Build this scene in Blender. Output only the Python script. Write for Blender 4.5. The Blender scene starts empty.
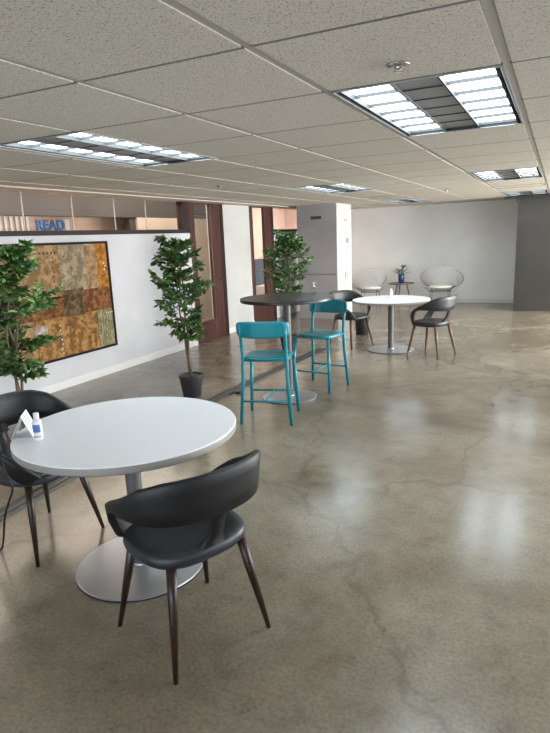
import bpy, bmesh, math, random
from mathutils import Vector, Matrix
random.seed(7)
SC = bpy.context.scene
COL = SC.collection
PI = math.pi
ZC = 2.27            # ceiling height

# ------------------------------------------------------------------ camera
cd = bpy.data.cameras.new('camera'); cam = bpy.data.objects.new('camera', cd); COL.objects.link(cam)
F = 572.56
cd.sensor_fit = 'VERTICAL'; cd.sensor_height = 24.0; cd.lens = 24.0 * F / 733.0
cd.clip_start = 0.05; cd.clip_end = 100
r_ = Vector((0.8991929, 0.4356212, -0.0410665)); u_ = Vector((-0.0592215, 0.2141575, 0.9750023)); w_ = Vector((-0.4335263, 0.8742830, -0.2183670))
M = Matrix.Identity(4)
for i in range(3):
    M[i][0] = r_[i]; M[i][1] = u_[i]; M[i][2] = -w_[i]
M[0][3], M[1][3], M[2][3] = 0, 0, 1.65
cam.matrix_world = M
SC.camera = cam

# ------------------------------------------------------------------ world, exposure
SC.view_settings.view_transform = 'Standard'; SC.view_settings.look = 'None'
SC.view_settings.gamma = 1.0; SC.view_settings.use_curve_mapping = False
SC.view_settings.exposure = 0.9
W = bpy.data.worlds.new('sky'); SC.world = W; W.use_nodes = True
W.node_tree.nodes['Background'].inputs[0].default_value = (0.78, 0.88, 1.0, 1)
W.node_tree.nodes['Background'].inputs[1].default_value = 4.0
PANEL = 7.0          # luminance of the fluorescent strips

def area(name, loc, rot, sx, sy, power, color):
    l = bpy.data.lights.new(name, 'AREA'); l.shape = 'RECTANGLE'; l.size = sx; l.size_y = sy
    l.energy = power; l.color = color
    o = bpy.data.objects.new(name, l); COL.objects.link(o); o.location = loc; o.rotation_euler = rot
    return o
# added area lamps before the unseen window openings, to brighten the room
area('fill_right', (4.42, 4.6, 1.45), (0, PI/2, 0), 1.5, 3.6, 75, (0.93, 0.96, 1.0))
area('fill_rear', (-1.0, -3.42, 1.45), (PI/2, 0, PI), 6.0, 1.5, 16, (0.80, 0.90, 1.0))
area('fill_far', (4.42, 10.6, 1.45), (0, PI/2, 0), 1.5, 3.0, 520, (1.0, 0.98, 0.95))

# ------------------------------------------------------------------ materials
def mat(name, col, rough=0.6, metal=0.0, spec=0.5):
    m = bpy.data.materials.new(name); m.use_nodes = True
    b = m.node_tree.nodes['Principled BSDF']
    b.inputs['Base Color'].default_value = (*col, 1); b.inputs['Roughness'].default_value = rough
    b.inputs['Metallic'].default_value = metal; b.inputs['Specular IOR Level'].default_value = spec
    return m
def nodes(m): return m.node_tree.nodes, m.node_tree.links, m.node_tree.nodes['Principled BSDF']
def ramp(N, stops):
    r = N.new('ShaderNodeValToRGB'); e = r.color_ramp.elements
    while len(e) < len(stops): e.new(0.5)
    for k, (p, c) in enumerate(stops):
        e[k].position = p; e[k].color = (*c, 1) if len(c) == 3 else c
    return r
def noisy(name, c1, c2, scale, rough=0.6, metal=0, spec=0.5, bump=0.0, stretch=(1, 1, 1), detail=5, lo=0.35, hi=0.65, coord='Object'):
    m = mat(name, c1, rough, metal, spec); N, L, B = nodes(m)
    tc = N.new('ShaderNodeTexCoord'); mp = N.new('ShaderNodeMapping'); mp.inputs['Scale'].default_value = stretch
    n = N.new('ShaderNodeTexNoise'); n.inputs['Scale'].default_value = scale; n.inputs['Detail'].default_value = detail
    r = ramp(N, [(lo, c1), (hi, c2)])
    L.new(tc.outputs[coord], mp.inputs[0]); L.new(mp.outputs[0], n.inputs['Vector']); L.new(n.outputs[0], r.inputs[0]); L.new(r.outputs[0], B.inputs['Base Color'])
    if bump:
        b = N.new('ShaderNodeBump'); b.inputs['Strength'].default_value = bump; b.inputs['Distance'].default_value = 0.004
        L.new(n.outputs[0], b.inputs['Height']); L.new(b.outputs[0], B.inputs['Normal'])
    return m
def emis(name, col, s):
    m = bpy.data.materials.new(name); m.use_nodes = True; N, L, B = nodes(m)
    B.inputs['Base Color'].default_value = (0.8, 0.8, 0.8, 1)
    B.inputs['Emission Color'].default_value = (*col, 1); B.inputs['Emission Strength'].default_value = s
    return m

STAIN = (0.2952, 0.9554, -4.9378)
def floor_material():
    m = mat('polished_concrete', (0.2, 0.17, 0.13), 0.25, 0, 0.6); N, L, B = nodes(m)
    tc = N.new('ShaderNodeTexCoord')
    def noise(s, d, dist=0, st=None, ro=0.6):
        n = N.new('ShaderNodeTexNoise'); n.inputs['Scale'].default_value = s; n.inputs['Detail'].default_value = d
        n.inputs['Distortion'].default_value = dist; n.inputs['Roughness'].default_value = ro
        if st:
            mp = N.new('ShaderNodeMapping'); mp.inputs['Scale'].default_value = st; L.new(tc.outputs['Object'], mp.inputs[0]); L.new(mp.outputs[0], n.inputs['Vector'])
        else: L.new(tc.outputs['Object'], n.inputs['Vector'])
        return n
    a = noise(0.9, 6, 0.4); ra = ramp(N, [(0.25, (0.142, 0.117, 0.083)), (0.45, (0.187, 0.157, 0.114)), (0.58, (0.235, 0.204, 0.155)), (0.78, (0.32, 0.29, 0.235))])
    L.new(a.outputs[0], ra.inputs[0])
    b = noise(5, 12, 0.15, None, 0.72); rb = ramp(N, [(0.28, (0.66, 0.64, 0.60)), (0.46, (0.97, 0.97, 0.97)), (0.78, (1.22, 1.2, 1.16))])
    L.new(b.outputs[0], rb.inputs[0])
    mx = N.new('ShaderNodeMix'); mx.data_type = 'RGBA'; mx.blend_type = 'MULTIPLY'; mx.inputs[0].default_value = 1
    L.new(ra.outputs[0], mx.inputs[6]); L.new(rb.outputs[0], mx.inputs[7])
    # small aggregate speckle
    c = noise(60, 4); rc = ramp(N, [(0.35, (0.8, 0.8, 0.8)), (0.6, (1.08, 1.08, 1.08))]); L.new(c.outputs[0], rc.inputs[0])
    m2 = N.new('ShaderNodeMix'); m2.data_type = 'RGBA'; m2.blend_type = 'MULTIPLY'; m2.inputs[0].default_value = 1
    L.new(mx.outputs[2], m2.inputs[6]); L.new(rc.outputs[0], m2.inputs[7])
    # hairline cracks
    dn = noise(1.6, 4, 0)
    vm = N.new('ShaderNodeVectorMath'); vm.operation = 'MULTIPLY_ADD'; vm.inputs[1].default_value = (0.7, 0.7, 0); L.new(dn.outputs['Color'], vm.inputs[0]); L.new(tc.outputs['Object'], vm.inputs[2])
    v = N.new('ShaderNodeTexVoronoi'); v.feature = 'DISTANCE_TO_EDGE'; v.inputs['Scale'].default_value = 0.42; L.new(vm.outputs[0], v.inputs['Vector'])
    rv = ramp(N, [(0.0, (0.62, 0.6, 0.58)), (0.006, (0.8, 0.79, 0.77)), (0.012, (1, 1, 1))]); L.new(v.outputs[0], rv.inputs[0])
    m3 = N.new('ShaderNodeMix'); m3.data_type = 'RGBA'; m3.blend_type = 'MULTIPLY'; m3.inputs[0].default_value = 0.6
    L.new(m2.outputs[2], m3.inputs[6]); L.new(rv.outputs[0], m3.inputs[7]); 
    sv = N.new('ShaderNodeSeparateXYZ'); L.new(vm.outputs[0], sv.inputs[0])
    def mth(op, a, b_=None, c_=None):
        q = N.new('ShaderNodeMath'); q.operation = op
        for i_, v_ in enumerate((a, b_, c_)):
            if v_ is None: continue
            if isinstance(v_, (int, float)): q.inputs[i_].default_value = v_
            else: L.new(v_, q.inputs[i_])
        return q.outputs[0]
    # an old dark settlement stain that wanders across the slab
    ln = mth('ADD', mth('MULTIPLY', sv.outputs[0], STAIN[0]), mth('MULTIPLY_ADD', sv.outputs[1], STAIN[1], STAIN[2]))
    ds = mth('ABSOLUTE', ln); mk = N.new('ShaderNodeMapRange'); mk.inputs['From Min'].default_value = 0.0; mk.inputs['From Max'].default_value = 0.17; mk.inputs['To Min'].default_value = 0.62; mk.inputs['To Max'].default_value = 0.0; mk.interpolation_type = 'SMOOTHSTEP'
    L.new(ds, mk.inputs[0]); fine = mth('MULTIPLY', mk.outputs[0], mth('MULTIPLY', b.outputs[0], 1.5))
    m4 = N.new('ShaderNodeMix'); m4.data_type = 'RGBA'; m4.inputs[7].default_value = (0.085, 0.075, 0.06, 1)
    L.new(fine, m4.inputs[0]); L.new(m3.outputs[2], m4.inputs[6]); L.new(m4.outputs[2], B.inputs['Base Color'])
    rr = N.new('ShaderNodeMapRange'); rr.inputs['To Min'].default_value = 0.15; rr.inputs['To Max'].default_value = 0.30
    L.new(b.outputs[0], rr.inputs[0]); L.new(rr.outputs[0], B.inputs['Roughness'])
    w = noise(1.7, 3); bp = N.new('ShaderNodeBump'); bp.inputs['Strength'].default_value = 0.10; bp.inputs['Distance'].default_value = 0.02
    L.new(w.outputs[0], bp.inputs['Height']); L.new(bp.outputs[0], B.inputs['Normal'])
    return m

def tile_material():
    m = mat('ceiling_tile', (0.6, 0.58, 0.53), 0.95, 0, 0.1); N, L, B = nodes(m)
    tc = N.new('ShaderNodeTexCoord'); n = N.new('ShaderNodeTexNoise'); n.inputs['Scale'].default_value = 125; n.inputs['Detail'].default_value = 3
    n2 = N.new('ShaderNodeTexNoise'); n2.inputs['Scale'].default_value = 170; n2.inputs['Detail'].default_value = 2
    L.new(tc.outputs['Object'], n.inputs['Vector']); L.new(tc.outputs['Object'], n2.inputs['Vector'])
    r = ramp(N, [(0.34, (0.34, 0.32, 0.28)), (0.43, (0.66, 0.62, 0.545)), (1, (0.70, 0.66, 0.585))]); L.new(n.outputs[0], r.inputs[0])
    r2 = ramp(N, [(0.33, (0.7, 0.7, 0.7)), (0.43, (1, 1, 1))]); L.new(n2.outputs[0], r2.inputs[0])
    mx = N.new('ShaderNodeMix'); mx.data_type = 'RGBA'; mx.blend_type = 'MULTIPLY'; mx.inputs[0].default_value = 1
    L.new(r.outputs[0], mx.inputs[6]); L.new(r2.outputs[0], mx.inputs[7]); L.new(mx.outputs[2], B.inputs['Base Color'])
    b = N.new('ShaderNodeBump'); b.inputs['Strength'].default_value = 0.4; b.inputs['Distance'].default_value = 0.004
    L.new(n.outputs[0], b.inputs['Height']); L.new(b.outputs[0], B.inputs['Normal'])
    return m

MT = dict(
    floor=floor_material(), tile=tile_material(),
    tee=mat('painted_tee', (0.46, 0.44, 0.40), 0.5), groove=mat('tile_groove', (0.045, 0.04, 0.035), 0.9),
    white_wall=noisy('white_wall_paint', (0.53, 0.53, 0.545), (0.57, 0.57, 0.585), 3, 0.7, spec=0.25),
    far_wall=noisy('far_wall_paint', (0.78, 0.77, 0.75), (0.83, 0.82, 0.80), 1.5, 0.75, spec=0.2),
    cream=noisy('cream_column_paint', (0.45, 0.455, 0.43), (0.50, 0.505, 0.48), 2, 0.7, spec=0.2),
    grey_wall=noisy('grey_wall_paint', (0.36, 0.345, 0.355), (0.42, 0.40, 0.41), 1.5, 0.6, spec=0.3),
    dark_wall=noisy('charcoal_wall_paint', (0.034, 0.032, 0.029), (0.042, 0.039, 0.035), 2, 0.7, spec=0.2),
    black=mat('black_paint', (0.015, 0.014, 0.013), 0.5), cap=mat('dark_bronze_cap', (0.028, 0.023, 0.021), 0.6, 0, 0.2),
    wood=noisy('mahogany', (0.036, 0.013, 0.010), (0.082, 0.030, 0.022), 3, 0.35, stretch=(8, 8, 0.5)),
    wood_dark=noisy('mahogany_edge', (0.014, 0.007, 0.006), (0.03, 0.012, 0.01), 3, 0.35, stretch=(8, 8, 0.5)),
    peach=noisy('peach_wall_paint', (0.62, 0.42, 0.32), (0.66, 0.455, 0.35), 2, 0.8),
    beige=noisy('beige_wall_paint', (0.33, 0.27, 0.22), (0.36, 0.295, 0.24), 2, 0.8),
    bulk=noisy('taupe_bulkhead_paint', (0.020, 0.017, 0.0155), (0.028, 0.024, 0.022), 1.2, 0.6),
    trimb=noisy('perimeter_trim', (0.48, 0.43, 0.38), (0.53, 0.48, 0.43), 2, 0.6),
    base=mat('baseboard_paint', (0.66, 0.66, 0.65), 0.45),
    laminate=mat('white_laminate', (0.88, 0.89, 0.92), 0.28), edge=mat('grey_table_edge', (0.27, 0.255, 0.23), 0.5),
    lamdark=noisy('black_laminate', (0.012, 0.011, 0.011), (0.018, 0.016, 0.016), 8, 0.36), edgedark=mat('black_table_edge', (0.012, 0.011, 0.011), 0.4),
    steel=noisy('brushed_steel', (0.42, 0.43, 0.46), (0.45, 0.46, 0.49), 5, 0.38, metal=0.8),
    post=mat('silver_post_paint', (0.12, 0.12, 0.12), 0.45, 0.3), glide=mat('base_rim_rubber', (0.01, 0.01, 0.01), 0.7),
    vinyl=noisy('charcoal_vinyl', (0.018, 0.022, 0.028), (0.024, 0.029, 0.036), 20, 0.42, bump=0.05),
    vinyl_back=noisy('black_vinyl', (0.004, 0.0045, 0.005), (0.006, 0.0065, 0.007), 20, 0.5, bump=0.05),
    vinyl_grey=noisy('grey_vinyl', (0.015, 0.016, 0.018), (0.022, 0.023, 0.025), 20, 0.5, bump=0.05),
    walnut=noisy('walnut_leg', (0.012, 0.005, 0.003), (0.032, 0.012, 0.007), 6, 0.38, stretch=(6, 6, 0.6)),
    oak=noisy('warm_walnut_leg', (0.10, 0.04, 0.02), (0.17, 0.075, 0.04), 6, 0.4, stretch=(6, 6, 0.6)),
    teal=mat('teal_powder_coat', (0.006, 0.21, 0.26), 0.3), tealglide=mat('teal_glide', (0.01, 0.03, 0.035), 0.6),
    pot=mat('charcoal_pot', (0.022, 0.022, 0.024), 0.6), soil=noisy('moss', (0.03, 0.035, 0.012), (0.06, 0.06, 0.025), 40, 0.95),
    bark=noisy('bark', (0.10, 0.07, 0.045), (0.19, 0.14, 0.095), 18, 0.85, stretch=(1, 1, 0.3)),
    leaf=noisy('leaf_green', (0.018, 0.065, 0.014), (0.07, 0.16, 0.045), 9, 0.42),
    leaf2=noisy('leaf_light_green', (0.07, 0.15, 0.035), (0.19, 0.29, 0.08), 9, 0.45),
    frame=mat('black_frame', (0.007, 0.006, 0.006), 0.6, 0, 0.15),
    wire=mat('pale_wire', (0.62, 0.62, 0.62), 0.4, 0.1), wiredark=mat('dark_wire', (0.12, 0.12, 0.125), 0.4, 0.6), cushion=mat('ivory_cushion', (0.72, 0.70, 0.62), 0.8),
    blue=mat('cobalt_glaze', (0.012, 0.035, 0.16), 0.2), tablewood=noisy('grey_brown_wood', (0.10, 0.085, 0.07), (0.16, 0.14, 0.12), 6, 0.5),
    chrome=mat('chrome', (0.55, 0.55, 0.55), 0.2, 1.0), alu=mat('brushed_troffer_metal', (0.33, 0.34, 0.35), 0.45, 0.35),
    louver=mat('louver_blade', (0.045, 0.048, 0.05), 0.6), troffer=mat('troffer_black_gap', (0.02, 0.02, 0.02), 0.6),
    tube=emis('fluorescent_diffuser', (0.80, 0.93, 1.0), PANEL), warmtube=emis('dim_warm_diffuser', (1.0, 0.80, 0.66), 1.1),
    paper=mat('white_card', (0.78, 0.79, 0.8), 0.6), label=mat('blue_label', (0.07, 0.16, 0.42), 0.5), greylab=mat('grey_print', (0.3, 0.32, 0.36), 0.6),
    plastic=mat('white_plastic', (0.72, 0.73, 0.75), 0.3), bluepaint=mat('blue_letter_paint', (0.015, 0.22, 0.72), 0.5),
    rubber=mat('black_rubber', (0.012, 0.012, 0.011), 0.55), greyrub=mat('grey_channel', (0.10, 0.10, 0.085), 0.5),
    mark=mat('dark_sign_plate', (0.06, 0.055, 0.055), 0.5), markg=mat('grey_mark', (0.26, 0.25, 0.25), 0.5),
    binm=mat('black_bin_plastic', (0.012, 0.012, 0.012), 0.5), blind=mat('white_slats', (0.85, 0.84, 0.82), 0.6), couch=mat('slate_fabric', (0.05, 0.06, 0.065), 0.8),
)
def glass_mat(name, tint, rough=0.02):
    m = bpy.data.materials.new(name); m.use_nodes = True; N = m.node_tree.nodes; L = m.node_tree.links
    N.remove(N['Principled BSDF']); out = N['Material Output']
    t = N.new('ShaderNodeBsdfTransparent'); t.inputs[0].default_value = (*tint, 1)
    g = N.new('ShaderNodeBsdfGlossy'); g.inputs['Roughness'].default_value = rough
    fr = N.new('ShaderNodeFresnel'); mx = N.new('ShaderNodeMixShader')
    ge = N.new('ShaderNodeNewGeometry'); mr = N.new('ShaderNodeMapRange'); mr.inputs['To Min'].default_value = 1.3; mr.inputs['To Max'].default_value = 1/1.3
    L.new(ge.outputs['Backfacing'], mr.inputs[0]); L.new(mr.outputs[0], fr.inputs[0])
    L.new(fr.outputs[0], mx.inputs[0]); L.new(t.outputs[0], mx.inputs[1]); L.new(g.outputs[0], mx.inputs[2]); L.new(mx.outputs[0], out.inputs[0])
    return m
MT['glass'] = glass_mat('clear_glass', (0.93, 0.93, 0.92)); MT['clear'] = glass_mat('clear_plastic', (0.8, 0.84, 0.86), 0.1)
MT['joint'] = mat('glass_joint', (0.42, 0.38, 0.34), 0.4)

# ------------------------------------------------------------------ mesh helpers
def link(name, bm, mats, parent=None, smooth=False, label=None):
    me = bpy.data.meshes.new(name); bmesh.ops.recalc_face_normals(bm, faces=bm.faces[:]); bm.to_mesh(me); bm.free()
    for m in (mats if isinstance(mats, (list, tuple)) else [mats]): me.materials.append(m)
    if smooth:
        for p in me.polygons: p.use_smooth = True
    o = bpy.data.objects.new(name, me); COL.objects.link(o)
    if parent: o.parent = parent
    if label: o['label'] = label
    return o
def bevel(o, w=0.004, s=2):
    m = o.modifiers.new('bevel', 'BEVEL'); m.width = w; m.segments = s; m.limit_method = 'ANGLE'; return o
def autosmooth(o, ang=40):
    for p in o.data.polygons: p.use_smooth = True
    m = o.modifiers.new('edges', 'EDGE_SPLIT'); m.split_angle = math.radians(ang); return o
def box(bm, x0, x1, y0, y1, z0, z1, mi=0):
    v = [bm.verts.new((x, y, z)) for x in (x0, x1) for y in (y0, y1) for z in (z0, z1)]
    for f in ((0, 1, 3, 2), (4, 6, 7, 5), (0, 4, 5, 1), (2, 3, 7, 6), (0, 2, 6, 4), (1, 5, 7, 3)):
        fc = bm.faces.new([v[i] for i in f]); fc.material_index = mi
    return v
def cyl(bm, cx, cy, prof, n=48, mi=0, cap=True):
    """lathe about z: prof = [(r,z)...]"""
    rings = []
    for r, z in prof:
        rings.append([bm.verts.new((cx + r*math.cos(2*PI*k/n), cy + r*math.sin(2*PI*k/n), z)) for k in range(n)])
    for a, b in zip(rings, rings[1:]):
        for k in range(n):
            f = bm.faces.new((a[k], a[(k+1) % n], b[(k+1) % n], b[k])); f.material_index = mi
    if cap:
        for rg in (rings[0], rings[-1]):
            f = bm.faces.new(rg); f.material_index = mi
def tube(bm, pts, rad, n=10, mi=0, closed=False, cap=True):
    pts = [Vector(p) for p in pts]; m = len(pts)
    rads = rad if isinstance(rad, (list, tuple)) else [rad]*m
    rings = []; prev = None
    for i, p in enumerate(pts):
        if closed: t = (pts[(i+1) % m] - pts[i-1]).normalized()
        else: t = (pts[min(i+1, m-1)] - pts[max(i-1, 0)]).normalized()
        if prev is None:
            a = Vector((0, 0, 1)) if abs(t.z) < 0.9 else Vector((1, 0, 0)); x = t.cross(a).normalized()
        else: x = (prev - t*prev.dot(t)).normalized()
        prev = x; y = t.cross(x)
        rings.append([bm.verts.new(p + (x*math.cos(2*PI*k/n) + y*math.sin(2*PI*k/n))*rads[i]) for k in range(n)])
    rr = rings + ([rings[0]] if closed else [])
    for a, b in zip(rr, rr[1:]):
        for k in range(n):
            f = bm.faces.new((a[k], a[(k+1) % n], b[(k+1) % n], b[k])); f.material_index = mi
    if cap and not closed:
        for rg in (rings[0], rings[-1]):
            f = bm.faces.new(rg); f.material_index = mi
def thing(name, label, cat, loc=(0, 0, 0), rz=0, group=None):
    o = bpy.data.objects.new(name, None); COL.objects.link(o); o.location = loc; o.rotation_euler = (0, 0, rz); o.empty_display_size = 0.1
    return tag(o, label, cat, group)
def tag(o, label, cat, group=None):
    o['label'] = label; o['category'] = cat
    if group: o['group'] = group
    return o
def struct(name, bm, m, bev=0):
    o = link(name, bm, m); o['kind'] = 'structure'
    if bev: bevel(o, bev)
    return o
def sbox(name, dims, m, bev=0):
    bm = bmesh.new(); box(bm, *dims); return struct(name, bm, m, bev)
def dup(root, loc, rz, label, group=None, swap=None):
    r = root.copy(); COL.objects.link(r); r.location = loc; r.rotation_euler = (0, 0, rz); r['label'] = label
    if group: r['group'] = group
    def kids(a, b):
        for ch in list(a.children):
            c = ch.copy(); COL.objects.link(c); c.parent = b
            if swap:
                c.data = c.data.copy()
                for i, mm in enumerate(c.data.materials):
                    if mm and mm.name in swap: c.data.materials[i] = swap[mm.name]
            kids(ch, c)
    kids(root, r)
    return r
def face_dir(fx, fy): return math.atan2(-fx, fy)

# ------------------------------------------------------------------ structure
XL = -5.22           # half wall face
sbox('floor', (-8.2, 4.6, -3.6, 16.2, -0.1, 0), MT['floor'])
GX0, GP, GY0, GQ = -0.964, 0.741, 1.842, 0.727
bm = bmesh.new()
skip = set()
FIX = [(0, 1), (-2.93, 1), (0, 7), (-2.93, 7), (0, 12.7), (-2.93, 12.7), (3, 1), (3, 7), (3, 12.7)]
FIX = [f for f in FIX if f[1] > -6]
for (i, j) in FIX:
    for d in (0, 1, 2): skip.add((round(i), round(j) + d))
i_lo, i_hi = -6, 7
for i in range(i_lo, i_hi):
    for j in range(-8, 20):
        x0 = GX0 + GP*i; y0 = GY0 + GQ*j; x1 = x0+GP; y1 = y0+GQ
        x0 = max(x0, -4.98); x1 = min(x1, 4.5); y0 = max(y0, -3.5); y1 = min(y1, 14.0)
        if x1-x0 < 0.1 or y1-y0 < 0.05: continue
        if any(fi-0.02 < i+0.5 < fi+1.1 and fj-0.02 < j+0.5 < fj+2 for fi, fj in FIX): continue
        gx, gy = 0.0195, 0.010
        v = box(bm, x0+gx, x1-gx, y0+gy, y1-gy, ZC, ZC+0.02, 0)
bx0, bx1 = -5.3, 4.6
struct('ceiling', bm, [MT['tile']])
bm = bmesh.new(); box(bm, bx0, bx1, -3.6, 14.1, ZC+0.10, ZC+0.16); struct('ceiling_deck', bm, MT['groove'])
bm = bmesh.new()
def clear_span(i, lo, hi):
    return [(lo, hi)]
for i in range(-5, 8):
    x = GX0 + GP*i
    box(bm, x-0.017, x+0.017, -3.5, 14.0, ZC+0.004, ZC+0.016)
struct('trim_1', bm, MT['tee'])
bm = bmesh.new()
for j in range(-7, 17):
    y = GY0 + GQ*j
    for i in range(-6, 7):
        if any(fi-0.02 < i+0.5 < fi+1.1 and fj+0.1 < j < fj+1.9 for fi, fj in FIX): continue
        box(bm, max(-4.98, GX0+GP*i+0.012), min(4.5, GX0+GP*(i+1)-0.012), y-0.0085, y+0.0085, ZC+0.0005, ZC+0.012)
struct('tile_shade_strips', bm, mat('reveal_shade_strip', (0.17, 0.155, 0.135), 0.7))  # flush strips, coloured dark for the shade in the reveals between tiles
# perimeter band of the ceiling over the half wall
sbox('trim_3', (XL-0.16, -4.99, -3.5, 14.0, ZC-0.012, ZC+0.09), MT['trimb'])
# left half wall with cap
sbox('wall_left', (XL-0.12, XL, -3.5, 7.72, 0, 1.785), MT['white_wall'])
sbox('trim_4', (XL-0.14, XL+0.02, -3.5, 7.72, 1.785, 1.84), MT['cap'])
bm = bmesh.new(); box(bm, XL, XL+0.014, -3.5, 7.72, 0, 0.10); struct('baseboard_left', bm, MT['base'], 0.003)
XW = -5.28
# transom glazing above the half wall
w1 = thing('window_1', 'x', 'x'); del w1['label']; del w1['category']; w1['kind'] = 'structure'
bm = bmesh.new(); box(bm, XW-0.006, XW+0.006, -3.5, 7.56, 1.84, ZC-0.012); link('glass', bm, MT['glass'], w1)
for y in (1.7, 3.15, 4.62, 5.35, 6.09, 6.74):
    bm = bmesh.new(); box(bm, XW-0.0065, XW+0.0065, y-0.005, y+0.005, 1.841, ZC-0.013); link('glass_joint', bm, MT['joint'], w1)
bm = bmesh.new(); box(bm, XW-0.05, XW+0.06, 7.56, 7.72, 1.84, ZC-0.012); link('mullion', bm, MT['wood_dark'], w1)
# glazed wooden door
def glazed_door(name, y0, y1, stileL, stileR, darkR, rail):
    d = thing(name, 'x', 'x'); del d['label']; del d['category']; d['kind'] = 'structure'
    zt = ZC-0.012
    bm = bmesh.new(); box(bm, XW-0.03, XW+0.03, y0, y0+stileL, 0, zt); bevel(link('stile', bm, MT['wood'], d), 0.003)
    bm = bmesh.new(); box(bm, XW-0.03, XW+0.03, y1-darkR-stileR, y1-darkR, 0, zt); bevel(link('stile', bm, MT['wood'], d), 0.003)
    bm = bmesh.new(); box(bm, XW-0.06, XW+0.035, y1-darkR, y1, 0, zt); link('jamb', bm, MT['wood_dark'], d)
    bm = bmesh.new(); box(bm, XW-0.03, XW+0.03, y0+stileL, y1-darkR-stileR, 0.0, rail); bevel(link('bottom_rail', bm, MT['wood'], d), 0.003)
    bm = bmesh.new(); box(bm, XW-0.03, XW+0.03, y0+stileL, y1-darkR-stileR, zt-0.02, zt); link('top_rail', bm, MT['wood'], d)
    bm = bmesh.new(); box(bm, XW-0.005, XW+0.005, y0+stileL, y1-darkR-stileR, rail, zt-0.02); link('glass', bm, MT['glass'], d)
    bm = bmesh.new(); tube(bm, [(XW+0.03, y1-darkR-0.06, 1.0), (XW+0.07, y1-darkR-0.06, 1.0), (XW+0.07, y1-darkR-0.16, 1.0)], 0.009, 8); link('door_handle', bm, MT['wood_dark'], d, True)
    return d
glazed_door('door_1', 7.72, 8.80, 0.20, 0.30, 0.10, 0.34)
sbox('wall_column', (XW-0.30, XW+0.01, 8.80, 9.80, 0, ZC+0.09), MT['cream'])
sbox('baseboard_column', (XW+0.01, XW+0.022, 8.80, 9.80, 0, 0.10), MT['base'], 0.003)
glazed_door('door_2', 9.80, 10.78, 0.10, 0.30, 0.10, 0.50)
# second half wall and glazing beyond the door
sbox('wall_left_far', (XW-0.10, XW, 10.78, 12.9, 0, 1.78), MT['white_wall'])
sbox('trim_5', (XW-0.12, XW+0.02, 10.78, 12.9, 1.78, 1.83), MT['cap'])
w2 = thing('window_2', 'x', 'x'); del w2['label']; del w2['category']; w2['kind'] = 'structure'
bm = bmesh.new(); box(bm, XW-0.05, XW-0.038, 10.78, 12.9, 1.83, ZC-0.012); link('glass', bm, MT['glass'], w2)
# grey projecting wall with cream return
bm = bmesh.new(); v = box(bm, -4.80, -3.95, 10.95, 11.85, 0, ZC+0.09)
for f in bm.faces:
    c = f.calc_center_median()
    f.material_index = 1 if c.x > -3.96 else 0
o = struct('wall_pillar', bm, [MT['grey_wall'], MT['cream']])
sbox('wall_return', (XW-0.10, -4.80, 12.9, 13.0, 0, ZC+0.09), MT['far_wall'])
# far wall, raised ceiling pocket beside it
sbox('wall_far', (XW-0.1, -0.77, 14.0, 14.12, 0, ZC+0.5), MT['far_wall'])
sbox('baseboard_far', (XW, -0.77, 13.985, 14.0, 0, 0.09), MT['base'])
sbox('wall_charcoal', (-0.77, 4.6, 12.6, 14.12, 0, ZC+0.09), MT['dark_wall'])
bm = bmesh.new(); box(bm, -1.02, 4.6, 12.50, 12.56, ZC-0.05, ZC-0.012); struct('trim_6', bm, MT['black'])
bm = bmesh.new(); box(bm, -0.80, -0.75, 12.53, 12.60, ZC-0.11, ZC-0.02); struct('trim_7', bm, MT['black'])
# right and rear wall out of view, window openings added to boost the light
def added_opening_wall(name, axis, pos, lo, hi, added_openings, z0=0.7, z1=2.2):
    bm = bmesh.new()
    def b(a0, a1, c0, c1):
        if axis == 'x': box(bm, pos, pos+0.1, a0, a1, c0, c1)
        else: box(bm, a0, a1, pos-0.1, pos, c0, c1)
    b(lo, hi, 0, z0); b(lo, hi, z1, ZC+0.16); e = lo
    for (p, q) in added_openings: b(e, p, z0, z1); e = q
    b(e, hi, z0, z1)
    struct(name, bm, MT['far_wall'])
added_opening_wall('wall_right', 'x', 4.5, -3.6, 12.6, [(2.8, 6.4), (9.1, 12.1)])
added_opening_wall('wall_rear', 'y', -3.5, -5.3, 4.5, [(-4.0, 2.0)])

# adjoining room seen through the glass
sbox('wall_next_room', (-7.55, -7.40, -3.6, 16.2, 0, 2.95), MT['peach'])
sbox('wall_next_room_end', (-7.4, XW-0.12, 16.0, 16.2, 0, 2.95), MT['peach'])
sbox('wall_next_room_start', (-7.4, XW-0.12, -3.6, -3.5, 0, 2.95), MT['peach'])
sbox('ceiling_next_room', (-7.55, XW-0.05, -3.6, 16.2, 2.90, 3.0), MT['far_wall'])
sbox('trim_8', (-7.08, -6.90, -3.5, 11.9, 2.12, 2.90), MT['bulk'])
sbox('wall_beige_partition', (-7.0, -6.9, 8.55, 11.6, 0, 2.119), MT['beige'])
sbox('wall_upper_spandrel', (XW-0.16, XW-0.10, -3.6, 14.1, ZC+0.07, 2.92), MT['far_wall'])
area('next_room_fill', (-6.2, 5.5, 2.80), (0, 0, 0), 0.5, 9.0, 170, (1.0, 0.86, 0.74))  # added light without a fixture, brightens the adjoining room
area('next_room_far_fill', (-6.2, 13.6, 2.80), (0, 0, 0), 0.5, 3.5, 32, (1.0, 0.88, 0.78))  # second added light, for the far end of that room

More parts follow.
